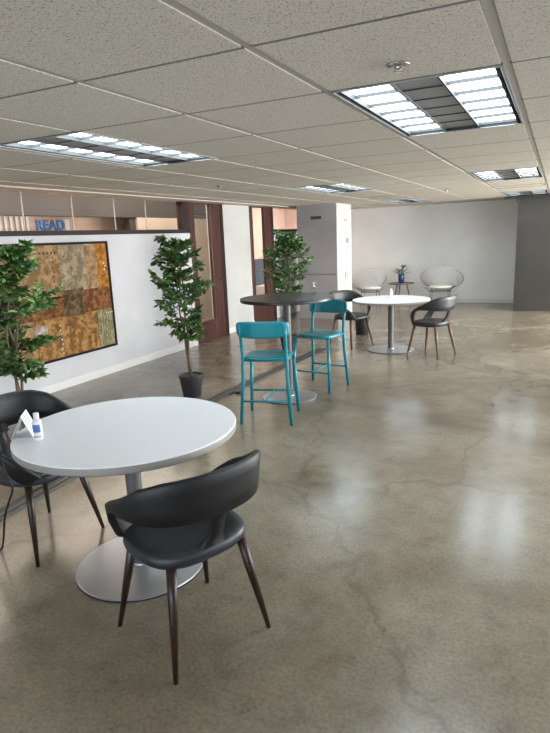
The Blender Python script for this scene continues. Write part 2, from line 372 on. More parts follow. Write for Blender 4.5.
# ------------------------------------------------------------------ ceiling fixtures
def fixture(i, j, label, group='recessed fluorescent ceiling lights', warm=False, n=2.0, wi=1.0):
    x0 = GX0 + GP*i; y0 = GY0 + GQ*j; sx = GP*wi; sy = GQ*n
    t = thing('ceiling_light', label, 'ceiling light', (x0, y0, ZC), 0, group)
    g = 0.02
    bm = bmesh.new()                                   # shallow black housing
    box(bm, g, sx-g, g, sy-g, 0.060, 0.070)
    for a in ((g, g+0.006, g, sy-g), (sx-g-0.006, sx-g, g, sy-g), (g, sx-g, g, g+0.006), (g, sx-g, sy-g-0.006, sy-g)):
        box(bm, *a, 0.0, 0.060)
    link('housing', bm, MT['troffer'], t)
    bm = bmesh.new()
    for a in ((0.012, g+0.004, 0.012, sy-0.012), (sx-g-0.004, sx-0.012, 0.012, sy-0.012), (g, sx-g, 0.012, g+0.004), (g, sx-g, sy-g-0.004, sy-0.012)):
        box(bm, *a, -0.004, 0.001)
    link('rim', bm, MT['alu'], t)
    ins = 0.045
    if warm:
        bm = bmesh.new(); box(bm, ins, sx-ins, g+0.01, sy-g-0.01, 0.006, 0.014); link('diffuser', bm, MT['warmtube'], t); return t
    w = sx-2*ins
    for k, (a, b) in enumerate(((ins, ins+w*0.345), (ins+w*0.655, sx-ins))):
        bm = bmesh.new(); box(bm, a, b, g+0.012, sy-g-0.012, 0.030, 0.036); link('diffuser', bm, MT['tube'], t)
    bm = bmesh.new(); box(bm, ins+w*0.345, ins+w*0.655, g+0.012, sy-g-0.012, 0.018, 0.036)
    link('centre_panel', bm, MT['alu'], t)
    nb = 6
    bm = bmesh.new()
    for k in range(nb+1):
        y = g+0.012 + (sy-2*g-0.024)*k/nb
        box(bm, ins, sx-ins, y-0.003, y+0.003, 0.013, 0.030 if 0 < k < nb else 0.036)
    for xx in (ins, ins+w*0.345, ins+w*0.655, sx-ins): box(bm, xx-0.004, xx+0.004, g+0.012, sy-g-0.012, 0.003, 0.034)
    link('louver', bm, MT['louver'], t)
    return t
FL = {(0, 1): 'large two-strip ceiling light nearest the camera, just beyond the sprinkler, upper right',
      (-2.93, 1): 'long two-strip ceiling light at the left, over the framed painting side of the room',
      (0, 7): 'second two-strip ceiling light behind the large one at the right',
      (-2.93, 7): 'two-strip ceiling light in the middle, above the leafy plant by the bar table',
      (0, 12.7): 'farthest ceiling light at right, against the top of the charcoal wall',
      (-2.93, 12.7): 'farthest small ceiling light over the white far wall'}
for (i, j) in FIX:
    fixture(i, j, FL.get((i, j), 'two-strip ceiling light beyond the right-hand side of the room'), n=2.0 if j < 12 else 1.8)
fixture(0, 10.55, 'unlit-looking warm beige ceiling panel between the two lights at the right', warm=True, n=0.75, group=None)
fixture(-2.93, 11.0, 'unlit-looking warm beige ceiling panel in front of the farthest light, left of it', warm=True, n=0.75, group=None)

def sprinkler(x, y, label, s=1.0):
    t = thing('sprinkler_head', label, 'sprinkler', (x, y, ZC), 0)
    bm = bmesh.new(); cyl(bm, 0, 0, [(0.045*s, -0.001), (0.043*s, -0.006), (0.025*s, -0.010), (0.012*s, -0.010)], 24); link('escutcheon', bm, MT['chrome'], t, True)
    bm = bmesh.new(); tube(bm, [(0, 0, -0.004), (0, 0, -0.018*s)], 0.008*s, 10); tube(bm, [(-0.012*s, 0, -0.010), (-0.010*s, 0, -0.020*s), (0, 0, -0.026*s), (0.010*s, 0, -0.020*s), (0.012*s, 0, -0.010)], 0.003*s, 6); link('frame_arms', bm, MT['chrome'], t, True)
    bm = bmesh.new(); cyl(bm, 0, 0, [(0.016*s, -0.026*s), (0.016*s, -0.029*s)], 16); link('deflector', bm, MT['chrome'], t)
sprinkler(-0.586, 2.33, 'chrome sprinkler head beside the nearest ceiling light')
sprinkler(-1.60, 9.42, 'small sprinkler head on the far ceiling before the white wall')
sprinkler(-3.58, 5.95, 'small sprinkler head at left, above the glazed wooden door')

# ------------------------------------------------------------------ round pedestal tables
def round_table(name, loc, r, h, th, rb, top, edge, label, tube_r=0.04):
    t = thing(name, label, 'table', loc, 0)
    bm = bmesh.new(); n = 96
    prof = [(r-0.006, h-th), (r, h-th+0.005), (r, h-0.004), (r-0.003, h)]
    rings = [[bm.verts.new((a*math.cos(2*PI*k/n), a*math.sin(2*PI*k/n), z)) for k in range(n)] for a, z in prof]
    for q, (a, b) in enumerate(zip(rings, rings[1:])):
        for k in range(n):
            f = bm.faces.new((a[k], a[(k+1) % n], b[(k+1) % n], b[k])); f.material_index = 1 if q < 2 else 0
    bm.faces.new(rings[0]).material_index = 1; bm.faces.new(rings[-1]).material_index = 0
    autosmooth(link('tabletop', bm, [top, edge], t))
    bm = bmesh.new(); cyl(bm, 0, 0, [(0.16, h-th-0.001), (0.16, h-th-0.006), (0.05, h-th-0.02)], 32); link('mounting_plate', bm, MT['rubber'], t, False)
    bm = bmesh.new(); cyl(bm, 0, 0, [(tube_r, 0.015), (tube_r, h-th-0.006)], 40, cap=False); autosmooth(link('post', bm, MT['post'], t))
    bm = bmesh.new(); cyl(bm, 0, 0, [(rb, 0.006), (rb, 0.010), (rb-0.006, 0.014), (0.10, 0.018), (tube_r+0.012, 0.020), (tube_r+0.010, 0.028), (tube_r, 0.03)], 80); autosmooth(link('base', bm, MT['steel'], t), 30)
    bm = bmesh.new(); cyl(bm, 0, 0, [(rb-0.004, 0.0), (rb+0.001, 0.001), (rb+0.001, 0.007), (rb-0.004, 0.0075)], 80); link('base_rim', bm, MT['glide'], t)
    return t
round_table('round_table', (-1.885, 2.12, 0), 0.54, 0.765, 0.040, 0.335, MT['laminate'], MT['edge'], 'white round pedestal table in the foreground with a card and bottle on it')
round_table('round_table', (-2.115, 8.08, 0), 0.545, 0.735, 0.034, 0.335, MT['laminate'], MT['edge'], 'white round pedestal table at the back between two grey chairs')
round_table('bar_table', (-2.475, 5.32, 0), 0.475, 1.06, 0.034, 0.29, MT['lamdark'], MT['edgedark'], 'tall black-topped round bar table between two teal stools', 0.038)

# ------------------------------------------------------------------ curved-back dining chairs
def lerp_tab(tab, a):
    for (p, u), (q, v) in zip(tab, tab[1:]):
        if a <= q:
            t = (a-p)/(q-p); t = t*t*(3-2*t) if False else t
            return u + (v-u)*t
    return tab[-1][1]
def make_chair():
    t = thing('dining_chair', 'x', 'chair', (0, 0, 0), 0)
    n = 64
    def outline(a, hw, hf, hb, e=2.7):
        c, s = math.cos(a), math.sin(a)
        x = math.copysign(abs(c)**(2/e), c)*hw; y = math.copysign(abs(s)**(2/e), s)*(hf if s > 0 else hb)
        return x, y
    # seat cushion
    bm = bmesh.new(); rings = []
    for sc, z in ((0.80, 0.412), (0.93, 0.422), (0.99, 0.438), (1.0, 0.455), (0.985, 0.470), (0.94, 0.481), (0.80, 0.480), (0.5, 0.472), (0.2, 0.468)):
        ring = []
        for k in range(n):
            x, y = outline(2*PI*k/n, 0.242*sc, 0.245*sc, 0.212*sc)
            dz = -0.012*max(0, y/0.245)**2 if z > 0.43 else 0
            ring.append(bm.verts.new((x, y, z+dz)))
        rings.append(ring)
    for a, b in zip(rings, rings[1:]):
        for k in range(n): bm.faces.new((a[k], a[(k+1) % n], b[(k+1) % n], b[k]))
    bm.faces.new(rings[0]); bm.faces.new(rings[-1])
    link('seat', bm, MT['vinyl'], t, True)
    # wrap-around backrest running down into the arms
    TOP = [(0, 0.822), (20, 0.822), (40, 0.816), (60, 0.790), (80, 0.738), (100, 0.675), (118, 0.620), (132, 0.570), (146, 0.510), (156, 0.465)]
    BOT = [(0, 0.638), (30, 0.640), (52, 0.645), (70, 0.650), (90, 0.650), (104, 0.625), (114, 0.555), (123, 0.470), (140, 0.435), (156, 0.420)]
    bm = bmesh.new(); rings = []; m = 72; amax = 156
    for q in range(m+1):
        ad = -amax + 2*amax*q/m; a = abs(ad); rad = math.radians(ad)
        s, c = math.sin(rad), math.cos(rad); e = 2.5
        px = math.copysign(abs(s)**(2/e), s)*0.268; py = -math.copysign(abs(c)**(2/e), c)*0.240
        nx, ny = s, -c
        zt = lerp_tab(TOP, a); zb = lerp_tab(BOT, a)
        th = 0.016 if a < 130 else 0.016 - 0.006*(a-130)/26
        ring = []
        for (u, v) in ((-1, 0.0), (-1, 0.35), (-1, 0.7), (-0.9, 0.94), (-0.3, 1.0), (0.3, 1.0), (0.9, 0.94), (1, 0.7), (1, 0.35), (1, 0.0), (0.4, -0.03), (-0.4, -0.03)):
            z = zb + (zt-zb)*v
            lean = 0.12 * max(0, z-0.44) - (0.14 * max(0, 0.56-z) if a > 100 else 0)
            if a < 70: lean += 0.0
            d = u*th + lean
            ring.append(bm.verts.new((px + nx*d, py + ny*d, z)))
        rings.append(ring)
    for a, b in zip(rings, rings[1:]):
        for k in range(12): bm.faces.new((a[k], a[(k+1) % 12], b[(k+1) % 12], b[k]))
    bm.faces.new(rings[0]); bm.faces.new(rings[-1])
    link('backrest', bm, MT['vinyl_back'], t, True)
    # narrow support rising from the seat to the backrest
    bm = bmesh.new(); rings = []
    for z, hw, yy, th in ((0.43, 0.08, -0.16, 0.03), (0.478, 0.055, -0.188, 0.018), (0.53, 0.030, -0.222, 0.012), (0.60, 0.028, -0.248, 0.010), (0.68, 0.07, -0.262, 0.008)):
        rings.append([bm.verts.new(p) for p in ((-hw, yy-th, z), (hw, yy-th, z), (hw, yy+th, z), (-hw, yy+th, z))])
    for a, b in zip(rings, rings[1:]):
        for k in range(4): bm.faces.new((a[k], a[(k+1) % 4], b[(k+1) % 4], b[k]))
    bm.faces.new(rings[0]); bm.faces.new(rings[-1])
    link('back_support', bm, MT['vinyl_back'], t, True)
    for sx in (-1, 1):
        for sy in (-1, 1):
            bm = bmesh.new(); tube(bm, [(sx*0.168, sy*0.155, 0.43), (sx*0.190, sy*0.182, 0.28), (sx*0.235, sy*0.235, 0.0)], [0.021, 0.019, 0.0095], 16)
            leg = link('leg', bm, MT['walnut'], t, True)
    return t
ch = make_chair(); d1 = face_dir(-0.92, 0.39)
ch.location = (-1.346, 1.802, 0); ch.rotation_euler = (0, 0, d1)
ch['label'] = 'black dining chair with walnut legs in the foreground, its back towards the camera'
dup(ch, (-2.61, 2.13, 0), face_dir(0.995, -0.05), 'black dining chair at the left edge, partly behind the foreground white table')
warm = {'walnut_leg': MT['oak'], 'charcoal_vinyl': MT['vinyl_grey'], 'black_vinyl': MT['vinyl_grey']}
dup(ch, (-1.49, 7.84, 0), face_dir(-0.95, 0.34), 'grey dining chair with brown legs right of the far white table', swap=warm)
dup(ch, (-2.78, 8.27, 0), face_dir(0.90, -0.42), 'grey dining chair left of the far white table, partly behind a teal stool', swap=warm)

# ------------------------------------------------------------------ teal bar stools
def make_stool():
    t = thing('bar_stool', 'x', 'stool', (0, 0, 0), 0)
    R = 0.0165
    # local: front = +y. rear legs carry on upwards as back posts
    rear = {s: [(s*0.232, -0.215, 0.012), (s*0.205, -0.185, 0.40), (s*0.198, -0.178, 0.635), (s*0.200, -0.195, 0.78), (s*0.200, -0.235, 0.93)] for s in (-1, 1)}
    front = {s: [(s*0.232, 0.215, 0.012), (s*0.205, 0.180, 0.595)] for s in (-1, 1)}
    for s in (-1, 1):
        bm = bmesh.new(); tube(bm, rear[s], R, 12); l = link('leg', bm, MT['teal'], t, True)
        bm = bmesh.new(); tube(bm, [(s*0.2325, -0.2155, 0.0), (s*0.232, -0.215, 0.02)], 0.012, 10); link('glide', bm, MT['tealglide'], l)
        bm = bmesh.new(); tube(bm, front[s], R, 12); l = link('leg', bm, MT['teal'], t, True)
        bm = bmesh.new(); tube(bm, [(s*0.2325, 0.2155, 0.0), (s*0.232, 0.215, 0.02)], 0.012, 10); link('glide', bm, MT['tealglide'], l)
    z = 0.215
    for y in (-0.199, 0.203):
        bm = bmesh.new(); tube(bm, [(-0.218, y, z), (0.218, y, z)], 0.010, 10); link('foot_rail', bm, MT['teal'], t, True)
    bm = bmesh.new(); tube(bm, [(0, -0.199, z), (0, 0.203, z)], 0.009, 10); link('cross_rail', bm, MT['teal'], t, True)
    bm = bmesh.new()
    for a, b in (((-0.2, -0.178, 0.590), (0.2, -0.178, 0.590)), ((-0.2, 0.178, 0.587), (0.2, 0.178, 0.587)), ((-0.2, -0.178, 0.590), (-0.2, 0.178, 0.587)), ((0.2, -0.178, 0.590), (0.2, 0.178, 0.587))):
        tube(bm, [a, b], 0.011, 8)
    link('seat_frame', bm, MT['teal'], t, True)
    # pressed sheet seat with dished middle and rolled edge
    bm = bmesh.new(); N_ = 24; g = []
    def sh(u, v):
        x = u*0.212; y = v*0.205
        k = (abs(u)**4 + abs(v)**4)**0.25 if (u or v) else 0
        m_ = max(abs(u), abs(v)); f = m_/k if k > 0 and k > m_ else 1
        x *= f; y *= f
        dish = -0.014*max(0, 1-(u*u*0.9+v*v*0.9))
        roll = -0.020*max(0, (m_-0.9)/0.1)
        return x, y, 0.617 + dish + roll + 0.010*max(0, -v)**3
    for a in range(N_+1): g.append([bm.verts.new(sh(-1+2*a/N_, -1+2*b/N_)) for b in range(N_+1)])
    for a in range(N_):
        for b in range(N_): bm.faces.new((g[a][b], g[a+1][b], g[a+1][b+1], g[a][b+1]))
    o = link('seat', bm, MT['teal'], t, True); so = o.modifiers.new('thick', 'SOLIDIFY'); so.thickness = 0.012; so.offset = -1
    # curved backrest panel
    bm = bmesh.new(); g = []; A = 28
    for a in range(A+1):
        u = -1+2*a/A; col = []
        for b in range(9):
            v = b/8; rnd = 1-0.06*(abs(2*v-1)**4)
            x = u*0.238*rnd
            y = -0.262 + 0.075*abs(u)**3 - 0.012*(v-0.5) - 0.004
            zz = 0.803 + 0.150*v - 0.016*(abs(u)**4)*(1 if v > 0.5 else -1)*abs(2*v-1)
            col.append(bm.verts.new((x, y, zz)))
        g.append(col)
    for a in range(A):
        for b in range(8): bm.faces.new((g[a][b], g[a+1][b], g[a+1][b+1], g[a][b+1]))
    o = link('backrest', bm, MT['teal'], t, True); so = o.modifiers.new('thick', 'SOLIDIFY'); so.thickness = 0.010; so.offset = 0
    return t
st = make_stool()
st.location = (-2.35, 4.61, 0); st.rotation_euler = (0, 0, face_dir(-0.26, 0.965)); st['label'] = 'teal metal bar stool nearest the camera, in front of the bar table'
dup(st, (-2.315, 5.81, 0), face_dir(-0.15, -0.98), 'teal metal bar stool behind the bar table, facing the camera')

# ------------------------------------------------------------------ potted ficus plants
def leaf(bm, p, d, up, L_, W_, mi):
    d = d.normalized(); s = d.cross(up)
    if s.length < 1e-3: s = d.cross(Vector((1, 0, 0)))
    s.normalize(); n_ = s.cross(d).normalized()
    a = p; b1 = p + d*L_*0.35 + s*W_*0.5 + n_*W_*0.12; b2 = p + d*L_*0.35 - s*W_*0.5 + n_*W_*0.12
    c1 = p + d*L_*0.72 + s*W_*0.34 + n_*W_*0.02; c2 = p + d*L_*0.72 - s*W_*0.34 + n_*W_*0.02
    m1 = p + d*L_*0.38; m2 = p + d*L_*0.74 - n_*W_*0.05; e = p + d*L_ - n_*W_*0.2
    V = [bm.verts.new(q) for q in (a, b1, c1, e, c2, b2, m1, m2)]
    for f in ((0, 1, 6), (0, 6, 5), (1, 2, 7, 6), (5, 6, 7, 4), (2, 3, 7), (4, 7, 3)):
        bm.faces.new([V[i] for i in f]).material_index = mi
def ficus(loc, label, seed, H, spread, zlo, gap=None, pot_r=0.135, pot_h=0.245, nb=34, lean=(0, 0), light=0.35, stand=0, Ls=0.070, face=0.0):
    rd = random.Random(seed)
    t = thing('potted_ficus', label, 'plant', loc, 0, None)
    bm = bmesh.new(); pr = pot_r
    cyl(bm, 0, 0, [(pr*0.70, 0.0), (pr*0.74, 0.012), (pr*0.95, pot_h-0.03), (pr, pot_h-0.028), (pr, pot_h), (pr*0.9, pot_h), (pr*0.86, pot_h-0.03)], 40)
    autosmooth(link('pot', bm, MT['pot'], t))
    bm = bmesh.new(); cyl(bm, 0, 0, [(0.001, pot_h-0.018), (pr*0.5, pot_h-0.012), (pr*0.885, pot_h-0.022)], 24, cap=False); link('soil', bm, MT['soil'], t, True)
    tb = bmesh.new(); lb = bmesh.new()
    stems = []
    for k in range(3):
        a0 = k*2.1+0.3; pts = []
        for q in range(9):
            z = pot_h-0.03 + (H*0.93-pot_h)*q/8
            rr = 0.010 + 0.035*math.sin(PI*q/8*0.9)*(q/8) + 0.03*(q/8)**2
            a = a0 + q*0.9
            pts.append(Vector((rr*math.cos(a)+lean[0]*q/8, rr*math.sin(a)+lean[1]*q/8, z)))
        tube(tb, pts, [0.013-0.0085*q/8 for q in range(9)], 7)
        stems.append(pts)
    UP = Vector((0, 0, 1))
    def along(pts, z):
        for a, b in zip(pts, pts[1:]):
            if a.z <= z <= b.z: return a.lerp(b, (z-a.z)/(b.z-a.z))
        return pts[-1]
    for b in range(nb):
        f = (b+rd.random())/nb; z = zlo + (H*0.94-zlo)*f
        if gap and gap[0] < z < gap[1] and rd.random() < 0.75: continue
        ang = b*2.399 + rd.uniform(-.4, .4)
        base = along(stems[b % 3], z-0.08)
        prof = math.sin(PI*min(1, max(0.05, (z-zlo+0.12)/(H-zlo+0.12))))**0.6
        Lb = spread*prof*rd.uniform(0.55, 1.08)
        d = Vector((math.cos(ang), math.sin(ang), rd.uniform(0.45, 1.2))).normalized()
        pts = [base]; cur = base.copy(); dd = d.copy()
        for q in range(5):
            cur = cur + dd*Lb/5; dd = (dd + Vector((0, 0, -0.13)) + Vector((rd.uniform(-.15, .15), rd.uniform(-.15, .15), 0))).normalized(); pts.append(cur.copy())
        tube(tb, pts, [0.0045-0.0006*q for q in range(6)], 5)
        def leaves(pts, n):
            for q in range(n):
                u = 0.25+0.75*(q+rd.random()*0.6)/n; i = min(len(pts)-2, int(u*(len(pts)-1))); p = pts[i].lerp(pts[i+1], u*(len(pts)-1)-i if u < 1 else 1)
                dr = (pts[i+1]-pts[i]).normalized(); side = dr.cross(UP).normalized()
                ld = dr*rd.uniform(0.4, 1.1) + side*rd.choice((-1, 1))*rd.uniform(0.4, 1.0) + UP*rd.uniform(-0.8, 0.7)
                Lf = Ls*rd.uniform(0.7, 1.15)
                leaf(lb, p, ld, (UP+Vector((rd.uniform(-1, 1), rd.uniform(-1, 1), 0))).normalized(), Lf, Lf*0.50, 1 if rd.random() < light else 0)
        leaves(pts, 20)
        for sgn, qi, ln in ((-1, 1, 0.42), (1, 2, 0.48), (-1, 3, 0.40), (1, 4, 0.34)):
            q0 = pts[qi]; dr = (pts[3]-pts[2]).normalized(); sd = (dr + dr.cross(UP).normalized()*sgn*rd.uniform(.6, 1.2) + UP*rd.uniform(-.2, .7)).normalized()
            tp = [q0, q0+sd*Lb*ln*0.5, q0+sd*Lb*ln+Vector((0, 0, -0.01))]
            tube(tb, tp, 0.002, 4); leaves(tp, 12)
    for k in range(14):
        leaf(lb, stems[k % 3][-1]-Vector((0, 0, 0.02*(k//3))), Vector((math.cos(k*2.4), math.sin(k*2.4), rd.uniform(0.3, 1.6))), UP, Ls*0.9, Ls*0.38, k % 2)
    link('trunk', tb, MT['bark'], t, True)
    link('foliage', lb, [MT['leaf'], MT['leaf2']], t, False)
    return t
ficus((-3.52, 5.03, 0), 'potted ficus tree in a charcoal pot beside the glazed wooden door', 11, 1.80, 0.37, 0.66, (0.90, 1.0), nb=43, lean=(-0.06, -0.03))
ficus((-3.46, 2.79, 0), 'ficus plant at the left edge in front of the large painting', 23, 1.78, 0.38, 0.78, (1.02, 1.13), nb=43, light=0.55)
ficus((-3.50, 7.56, 0), 'potted ficus tree behind the black-topped bar table', 5, 1.84, 0.42, 0.72, None, nb=40, light=0.3)

# ------------------------------------------------------------------ painting
pt = thing('framed_painting', 'wide black-framed abstract painting in ochre and brown patches on the half wall', 'painting', (XL+0.002, 5.80, 0.355), 0)
PW, PH = 2.75, 1.35     # local: y from -PW..0, z 0..PH
bm = bmesh.new()
for a in ((-PW, 0, 0, 0.028), (-PW, 0, PH-0.028, PH), (-PW, -PW+0.028, 0.028, PH-0.028), (-0.028, 0, 0.028, PH-0.028)): box(bm, 0, 0.030, *a)
link('frame', bm, MT['frame'], pt)
def art(name, c1, c2, sc, c3=None, st=(1, 1, 1)):
    c1 = tuple(v*0.62 for v in c1); c2 = tuple(v*0.92 for v in c2); c3 = tuple(v*0.6 for v in c3) if c3 else None
    m = noisy(name, c1, c2, sc*2.2, 0.75, spec=0.15, stretch=st, detail=12, lo=0.40, hi=0.60)
    if c3:
        N, L, B = nodes(m); src = B.inputs['Base Color'].links[0].from_socket
        tc = N.new('ShaderNodeTexCoord'); n = N.new('ShaderNodeTexNoise'); n.inputs['Scale'].default_value = sc*5; n.inputs['Detail'].default_value = 10; n.inputs['Distortion'].default_value = 0.3
        r = ramp(N, [(0.50, (0, 0, 0)), (0.70, (1, 1, 1))]); mx = N.new('ShaderNodeMix'); mx.data_type = 'RGBA'; mx.inputs[7].default_value = (*c3, 1)
        L.new(tc.outputs['Object'], n.inputs['Vector']); L.new(n.outputs[0], r.inputs[0]); L.new(r.outputs[0], mx.inputs[0]); L.new(src, mx.inputs[6]); L.new(mx.outputs[2], B.inputs['Base Color'])
    return m
AM = [art('art_ochre', (0.31, 0.145, 0.04), (0.45, 0.25, 0.085), 5, (0.22, 0.08, 0.025)),       # 0
      art('art_sand', (0.33, 0.20, 0.09), (0.44, 0.28, 0.135), 4, (0.24, 0.12, 0.05)),          # 1
      art('art_cream', (0.33, 0.26, 0.155), (0.44, 0.36, 0.23), 5, (0.22, 0.17, 0.10)),         # 2
      art('art_orange', (0.40, 0.16, 0.022), (0.48, 0.21, 0.035), 6, (0.26, 0.09, 0.02)),       # 3
      art('art_umber', (0.09, 0.062, 0.03), (0.19, 0.125, 0.06), 6, (0.08, 0.05, 0.03)),        # 4
      art('art_rust', (0.17, 0.065, 0.022), (0.27, 0.115, 0.04), 7, (0.14, 0.06, 0.03)),         # 5
      art('art_sage', (0.24, 0.22, 0.11), (0.36, 0.31, 0.16), 6, (0.13, 0.15, 0.09), (1, 3, 0.6)),  # 6
      art('art_greypatch', (0.42, 0.34, 0.27), (0.52, 0.44, 0.36), 8),                          # 7
      mat('art_black', (0.02, 0.015, 0.01), 0.6), mat('art_whitedot', (0.62, 0.56, 0.45), 0.6), mat('art_line', (0.17, 0.12, 0.07), 0.6)]
bm = bmesh.new()
rd = random.Random(3)
def patch(y0, y1, z0, z1, mi, x=0.018, jag=0.006):
    pts = []; n = 10
    for a, b in (((y0, z0), (y1, z0)), ((y1, z0), (y1, z1)), ((y1, z1), (y0, z1)), ((y0, z1), (y0, z0))):
        for k in range(n):
            u = k/n; pts.append((a[0]+(b[0]-a[0])*u + rd.uniform(-jag, jag), a[1]+(b[1]-a[1])*u + rd.uniform(-jag, jag)))
    f = bm.faces.new([bm.verts.new((x, min(-0.02, max(-PW+0.02, p[0])), min(PH-0.02, max(0.02, p[1])))) for p in pts]); f.material_index = mi
def dot(y, z, r, mi, x=0.0225):
    r *= 1.3
    f = bm.faces.new([bm.verts.new((x, y+r*math.cos(k*PI/4), z+r*math.sin(k*PI/4))) for k in range(8)]); f.material_index = mi
box(bm, 0.004, 0.016, -PW+0.02, -0.02, 0.02, PH-0.02, 0)
patch(-0.24, -0.02, 0.66, PH-0.02, 3); patch(-0.82, -0.24, 0.78, PH-0.02, 2); patch(-0.42, -0.22, 0.80, 1.30, 1, 0.0195)
patch(-1.75, -0.82, 0.72, PH-0.02, 1); patch(-PW, -1.75, 0.75, PH-0.02, 3)
patch(-0.84, -0.50, 0.48, 0.80, 4, 0.0195); patch(-0.52, -0.02, 0.50, 0.78, 5, 0.0198); patch(-1.5, -0.84, 0.50, 0.74, 5); patch(-PW, -1.5, 0.46, 0.78, 4)
patch(-0.30, -0.02, 0.02, 0.50, 6); patch(-1.30, -0.30, 0.02, 0.49, 0); patch(-PW, -1.30, 0.02, 0.50, 1); patch(-1.30, -1.12, 0.30, 0.44, 7, 0.0205)
patch(-0.75, -0.31, 0.02, 0.40, 0, 0.0195)
for k in range(5): dot(-1.10+0.055*k, 1.235, 0.011, 8)
for k in range(9): dot(-0.315+rd.uniform(-.004, .004), 0.06+0.048*k, 0.009, 8)
for k in range(3): dot(-0.14+0.05*k, 0.92+0.01*k, 0.010, 8)
for k in range(4): dot(-0.14+0.035*k, 0.45, 0.008, 9)
for k in range(7): dot(-0.93+rd.uniform(-.01, .01), 0.07+0.055*k, 0.008, 9)
for k in range(5): dot(-0.52+rd.uniform(-.01, .01), 0.12+0.05*k, 0.011, 10)
for k in range(8): dot(-0.93+rd.uniform(-.015, .015), 0.80+0.055*k, 0.010, 5)
for k in range(3): dot(-0.78, 0.33+0.05*k, 0.009, 8); dot(-0.10+0.02*(k % 2), 1.0+0.04*k, 0.010, 9)
def line(p, q, w=0.0025, mi=10, x=0.0215):
    dy, dz = q[0]-p[0], q[1]-p[1]; L_ = math.hypot(dy, dz); ny, nz = -dz/L_*w, dy/L_*w
    f = bm.faces.new([bm.verts.new((x, a[0]+s*ny, a[1]+s*nz)) for a, s in ((p, 1), (q, 1), (q, -1), (p, -1))]); f.material_index = mi
for k in range(5):
    y = -0.79+0.125*k; z = 0.80
    while z < 1.28: line((y+rd.uniform(-.01, .01), z), (y+rd.uniform(-.01, .01), z+0.06)); z += 0.06
for k in range(9): line((-0.81, 0.86+0.052*k+rd.uniform(-.01, .01)), (-0.45, 0.85+0.052*k+rd.uniform(-.01, .01)), 0.0012)
for k in range(9): line((-0.41, 0.84+0.05*k), (-0.24, 0.845+0.05*k), 0.0018, 10)
for k in range(14): line((-1.3+0.09*k, 0.03), (-1.3+0.09*k+rd.uniform(-.02, .02), 0.47), 0.0010, 10, 0.0208)
link('canvas', bm, AM, pt)

# ------------------------------------------------------------------ things on the tables
t = thing('tent_card', 'white folded tent card on the foreground table beside the bottle', 'card', (-2.285, 1.835, 0.766), math.radians(38))
bm = bmesh.new()
def quad(bm, pts, mi=0): bm.faces.new([bm.verts.new(p) for p in pts]).material_index = mi
hh = 0.108
quad(bm, [(0.05, -0.055, 0), (0.05, 0.075, 0), (0.004, 0.075, hh), (0.004, -0.055, hh)]); quad(bm, [(-0.05, -0.055, 0), (-0.05, 0.075, 0), (0.004, 0.075, hh), (0.004, -0.055, hh)])
quad(bm, [(-0.05, -0.055, 0), (0.05, -0.055, 0), (0.05, 0.075, 0), (-0.05, 0.075, 0)])
o = link('card_stock', bm, MT['paper'], t); so = o.modifiers.new('thick', 'SOLIDIFY'); so.thickness = 0.0012; so.offset = 1
bm = bmesh.new()
for k in range(5):
    z = 0.03+0.015*k; x = 0.05-0.046*z/hh+0.0014
    quad(bm, [(x, -0.04, z), (x, 0.06-0.02*(k % 2), z), (x-0.0016, 0.06-0.02*(k % 2), z+0.004), (x-0.0016, -0.04, z+0.004)])
link('printed_lines', bm, MT['greylab'], t)
def bottle(loc, label, r, h, body, capm, lab=None, pump=False, cat='bottle', name='bottle'):
    t = thing(name, label, cat, loc, 0)
    hb = h*0.76 if not pump else h*0.62
    bm = bmesh.new(); cyl(bm, 0, 0, [(r*0.93, 0), (r, 0.004), (r, hb*0.9), (r*0.85, hb*0.97), (r*0.5, hb)], 28); autosmooth(link('body', bm, body, t), 50)
    bm = bmesh.new()
    if pump:
        cyl(bm, 0, 0, [(r*0.5, hb), (r*0.5, hb+h*0.1), (r*0.18, hb+h*0.11), (r*0.18, h*0.9)], 16); tube(bm, [(0, 0, h*0.93), (r*1.1, 0, h*0.95)], r*0.16, 8); tube(bm, [(0, 0, h*0.88), (0, 0, h)], r*0.35, 10)
    else: cyl(bm, 0, 0, [(r*0.62, hb), (r*0.62, h*0.985), (r*0.55, h)], 24)
    autosmooth(link('cap', bm, capm, t), 50)
    if lab:
        bm = bmesh.new(); n = 14
        for a in range(n):
            t0 = -2.6 + 2.4*a/n; t1 = -2.6 + 2.4*(a+1)/n
            for (z0, z1, mi) in ((hb*0.40, hb*0.78, 0), (hb*0.15, hb*0.22, 1)):
                quad(bm, [((r+.0008)*math.cos(q), (r+.0008)*math.sin(q), z) for q, z in ((t0, z0), (t1, z0), (t1, z1), (t0, z1))], mi)
        link('printed_label', bm, [lab, MT['greylab']], t, True)
    return t
bottle((-2.165, 1.815, 0.766), 'small white bottle with a blue label on the foreground table', 0.021, 0.130, MT['plastic'], MT['plastic'], MT['label'])
bottle((-2.285, 5.60, 1.061), 'small clear pump bottle on the black bar table', 0.026, 0.125, MT['clear'], MT['plastic'], None, True)
bottle((-2.18, 8.33, 0.736), 'small white bottle on the far white table', 0.028, 0.12, MT['plastic'], MT['plastic'])

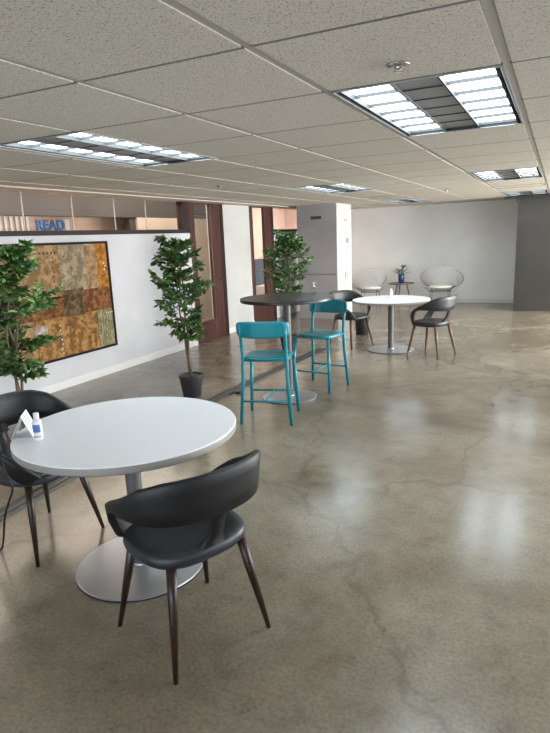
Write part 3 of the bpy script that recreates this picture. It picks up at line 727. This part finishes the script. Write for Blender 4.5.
# ------------------------------------------------------------------ lounge corner at the far wall
def wire_chair(loc, rz, label, sc=1.0):
    t = thing('wire_chair', label, 'chair', loc, rz, None); t.scale = (sc, sc, sc)
    tilt = Matrix.Rotation(math.radians(38), 4, 'X')    # bowl opens towards +y local and up
    R_, D_ = 0.45, 0.27
    C0 = Vector((0, -0.02, 0.40))
    def P(rr, a):
        z = -D_*(1-rr*rr)
        # rim widened to an ellipse; opening faces front (+y)
        v = Vector((rr*R_*1.05*math.cos(a), rr*R_*0.92*math.sin(a), z+D_))
        return C0 + Matrix.Rotation(math.radians(-0), 4, 'X') @ (tilt @ v - Vector((0, 0, 0)))
    tilt = Matrix.Rotation(math.radians(-42), 4, 'X').inverted()
    bm = bmesh.new()
    tube(bm, [P(1, 2*PI*k/48) for k in range(48)], 0.011, 6, closed=True)
    for rr in (0.25, 0.4, 0.55, 0.68, 0.8, 0.9): tube(bm, [P(rr, 2*PI*k/36) for k in range(36)], 0.0055, 4, closed=True)
    for k in range(44):
        a = 2*PI*k/44; tube(bm, [P(rr, a) for rr in (0.06, 0.25, 0.45, 0.65, 0.85, 1.0)], 0.0055, 4)
    link('wire_shell', bm, MT['wire'], t, True)
    bm = bmesh.new(); rings = []
    for rr, dz in ((0.50, 0.012), (0.56, 0.03), (0.50, 0.055), (0.25, 0.065)):
        ring = []
        for k in range(32):
            a = 2*PI*k/32; p = Vector((rr*R_*1.05*math.cos(a), 0.11+rr*R_*0.80*math.sin(a), 0.405+dz)); ring.append(bm.verts.new(p))
        rings.append(ring)
    for a, b in zip(rings, rings[1:]):
        for k in range(32): bm.faces.new((a[k], a[(k+1) % 32], b[(k+1) % 32], b[k]))
    bm.faces.new(rings[0]); bm.faces.new(rings[-1]); link('cushion', bm, MT['cushion'], t, True)
    bm = bmesh.new(); tube(bm, [(0.24*math.cos(2*PI*k/24), 0.05+0.20*math.sin(2*PI*k/24), 0.335) for k in range(24)], 0.009, 6, closed=True); link('base_ring', bm, MT['wiredark'], t, True)
    for sx in (-1, 1):
        for sy in (-1, 1):
            bm = bmesh.new(); tube(bm, [(sx*0.30, 0.06+sy*0.20, 0.44), (sx*0.19, 0.05+sy*0.15, 0.335), (sx*0.22, 0.05+sy*0.2, 0.004)], 0.008, 6); link('leg', bm, MT['wiredark'], t, True)
    return t
wire_chair((-2.36, 13.35, 0), face_dir(0.05, -1), 'round wire lounge chair right of the small side table')
wire_chair((-4.02, 13.4, 0), face_dir(0.5, -0.87), 'round wire lounge chair left of the small side table, by the pillar', 0.93)
t = thing('side_table', 'small low wooden side table between the two wire chairs', 'table', (-3.30, 13.55, 0), 0)
bm = bmesh.new(); cyl(bm, 0, 0, [(0.295, 0.478), (0.30, 0.483), (0.30, 0.496), (0.297, 0.50)], 48); autosmooth(link('tabletop', bm, MT['tablewood'], t))
for k in range(3):
    a = -PI/2 + 2*PI*k/3 + 0.0
    bm = bmesh.new(); tube(bm, [(0.13*math.cos(a), 0.13*math.sin(a), 0.478), (0.24*math.cos(a), 0.24*math.sin(a), 0)], [0.017, 0.010], 12); link('leg', bm, MT['tablewood'], t, True)
t = thing('potted_plant', 'small leafy plant in a cobalt blue pot on the side table', 'plant', (-3.30, 13.55, 0.5005), 0)
bm = bmesh.new(); cyl(bm, 0, 0, [(0.055, 0), (0.062, 0.01), (0.075, 0.10), (0.070, 0.18), (0.064, 0.20), (0.055, 0.20), (0.055, 0.17)], 32); autosmooth(link('pot', bm, MT['blue'], t), 50)
bm = bmesh.new(); rd = random.Random(4)
for k in range(26):
    a = k*2.4; el = rd.uniform(0.3, 1.5); p0 = Vector((0.02*math.cos(a), 0.02*math.sin(a), 0.17)); dr = Vector((math.cos(a)*math.cos(el), math.sin(a)*math.cos(el), math.sin(el)))
    p1 = p0 + dr*rd.uniform(0.10, 0.2); tube(bm, [p0, p1], 0.004, 4, mi=0)
    leaf(bm, p1, dr+Vector((math.cos(a), math.sin(a), -0.3))*0.7, Vector((0, 0, 1)), 0.12, 0.07, k % 2)
link('foliage', bm, [MT['leaf'], MT['leaf2']], t)

t = thing('waste_bin', 'black round waste bin behind the far grey chair', 'bin', (-2.92, 9.28, 0), 0)
bm = bmesh.new(); cyl(bm, 0, 0, [(0.10, 0.0), (0.105, 0.006), (0.122, 0.27), (0.13, 0.275), (0.13, 0.29), (0.118, 0.29), (0.10, 0.02)], 32); autosmooth(link('bin_body', bm, MT['binm'], t))
bm = bmesh.new(); cyl(bm, 0, 0, [(0.131, 0.262), (0.134, 0.266), (0.134, 0.288), (0.130, 0.292)], 32, cap=False); link('rim', bm, MT['rubber'], t)

# ------------------------------------------------------------------ floor cable cover and hanging cord
pts = [(-3.06, 1.2), (-3.085, 2.10), (-3.14, 2.92), (-3.19, 3.88), (-3.20, 5.40), (-3.10, 7.88)]
def ribbon(bm, off0, off1, z0, z1, mi):
    rings = []
    for k, (x, y) in enumerate(pts):
        a = pts[max(0, k-1)]; b = pts[min(len(pts)-1, k+1)]; tx, ty = b[0]-a[0], b[1]-a[1]; l = math.hypot(tx, ty); nx, ny = ty/l, -tx/l
        rings.append([bm.verts.new((x+nx*o, y+ny*o, z)) for o, z in ((off0, 0.0005), (off0+0.004, z1), (off1-0.004, z1), (off1, 0.0005))])
    for a, b in zip(rings, rings[1:]):
        for q in range(4): bm.faces.new((a[q], a[(q+1) % 4], b[(q+1) % 4], b[q])).material_index = mi
    bm.faces.new(rings[0]).material_index = mi; bm.faces.new(rings[-1]).material_index = mi
t = thing('cable_cover', 'long black cable cover strip running along the floor past the bar table', 'cable cover')
bm = bmesh.new(); ribbon(bm, -0.062, -0.018, 0, 0.016, 0); ribbon(bm, 0.018, 0.062, 0, 0.016, 0); link('side_strip', bm, MT['rubber'], t)
bm = bmesh.new(); ribbon(bm, -0.018, 0.018, 0, 0.009, 0); link('channel', bm, MT['greyrub'], t)
bm = bmesh.new()
cp = [(-2.42, 1.86, 0.775), (-2.425, 1.80, 0.76), (-2.40, 1.77, 0.70), (-2.35, 1.75, 0.60), (-2.318, 1.75, 0.52), (-2.38, 1.76, 0.42), (-2.48, 1.80, 0.30), (-2.60, 1.86, 0.12), (-2.72, 1.92, 0.008), (-2.90, 2.0, 0.006), (-3.0, 2.02, 0.008)]
fine = []
for k in range(len(cp)-1):
    p0, p1, p2, p3 = [Vector(cp[min(len(cp)-1, max(0, k+d))]) for d in (-1, 0, 1, 2)]
    for q in range(5):
        u = q/5; fine.append(0.5*((2*p1)+(p2-p0)*u+(2*p0-5*p1+4*p2-p3)*u*u+(3*p1-p0-3*p2+p3)*u**3))
fine.append(Vector(cp[-1])); tube(bm, fine, 0.0055, 8)
tag(link('power_cord', bm, MT['rubber'], None, True), 'black cord hanging from the foreground white table at the left edge', 'cord')
bm = bmesh.new(); box(bm, -3.10, -3.04, 5.24, 5.31, 0.001, 0.028); o = bevel(link('cord_plug', bm, MT['rubber']), 0.006)
tag(o, 'small black plug lying on the floor beside the cable cover', 'plug')

# ------------------------------------------------------------------ sign and rail on the grey wall, marks on the pillar
def plate(label, dims, m, cat='sign', name='wall_mark'):
    bm = bmesh.new(); box(bm, *dims); tag(link(name, bm, m), label, cat)
plate('dark narrow sign plate high on the grey wall', (-4.49, -4.27, 10.935, 10.9495, 1.985, 2.045), MT['mark'])
plate('long thin grey rail across the grey wall at waist height', (-4.79, -3.97, 10.935, 10.9495, 0.885, 0.915), MT['markg'], 'rail', 'wall_rail')
plate('small dark mark halfway up the cream pillar face', (-3.9495, -3.94, 11.50, 11.66, 1.50, 1.60), MT['markg'])
plate('small pale grey mark high on the cream pillar face', (-3.9495, -3.94, 11.44, 11.60, 1.93, 1.98), MT['grey_wall'])
plate('faint grey mark low on the cream pillar face', (-3.9495, -3.94, 11.42, 11.60, 0.78, 0.92), MT['grey_wall'])

# ------------------------------------------------------------------ things in the adjoining room
t = thing('wall_lettering', 'blue READ lettering on the peach wall behind the glass', 'lettering', (-7.395, 6.68, 1.93), 0)
y = 0.0
for c in 'READ':
    cu = bpy.data.curves.new('letter', 'FONT'); cu.body = c; cu.size = 0.222; cu.extrude = 0.008; cu.offset = 0.006
    tmp = bpy.data.objects.new('tmp', cu); COL.objects.link(tmp); bpy.context.view_layer.update()
    me = bpy.data.meshes.new_from_object(tmp.evaluated_get(bpy.context.evaluated_depsgraph_get())); w = max(v.co.x for v in me.vertices)
    bpy.data.objects.remove(tmp)
    me.materials.clear(); me.materials.append(MT['bluepaint'])
    for p in me.polygons: p.material_index = 0
    o = bpy.data.objects.new('letter', me); COL.objects.link(o); o.parent = t; o.location = (0.01, y, 0); o.rotation_euler = (PI/2, 0, PI/2)
    y += w+0.004
bt = thing('window_blind', 'white vertical blind slats behind the glass, left of the blue lettering', 'blind', (-7.39, 5.6, 1.2), 0)
for k in range(10):
    bm = bmesh.new(); box(bm, 0, 0.012, k*0.10, k*0.10+0.045, 0, 0.93); link('slat', bm, MT['blind'], bt)
bm = bmesh.new(); box(bm, -7.395, -7.38, 7.28, 7.38, 1.2, 2.1); tag(link('white_panel', bm, MT['blind']), 'narrow white panel behind the glass, right of the blue lettering', 'panel')
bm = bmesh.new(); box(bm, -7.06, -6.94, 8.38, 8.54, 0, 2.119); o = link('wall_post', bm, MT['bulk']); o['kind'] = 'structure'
t = thing('sofa', 'dark slate sofa seen through the second glazed door', 'sofa', (-7.0, 13.4, 0), 0)
bm = bmesh.new(); box(bm, -0.35, -0.12, 0, 2.2, 0.12, 1.12); bevel(link('backrest', bm, MT['couch'], t), 0.03)
bm = bmesh.new(); box(bm, -0.12, 0.45, 0, 2.2, 0.12, 0.45); bevel(link('seat', bm, MT['blind'], t), 0.03)
for yy in (0.05, 2.1):
    for xx in (-0.3, 0.38): 
        bm = bmesh.new(); tube(bm, [(xx, yy, 0.12), (xx, yy, 0)], 0.02, 8); link('leg', bm, MT['wood_dark'], t)
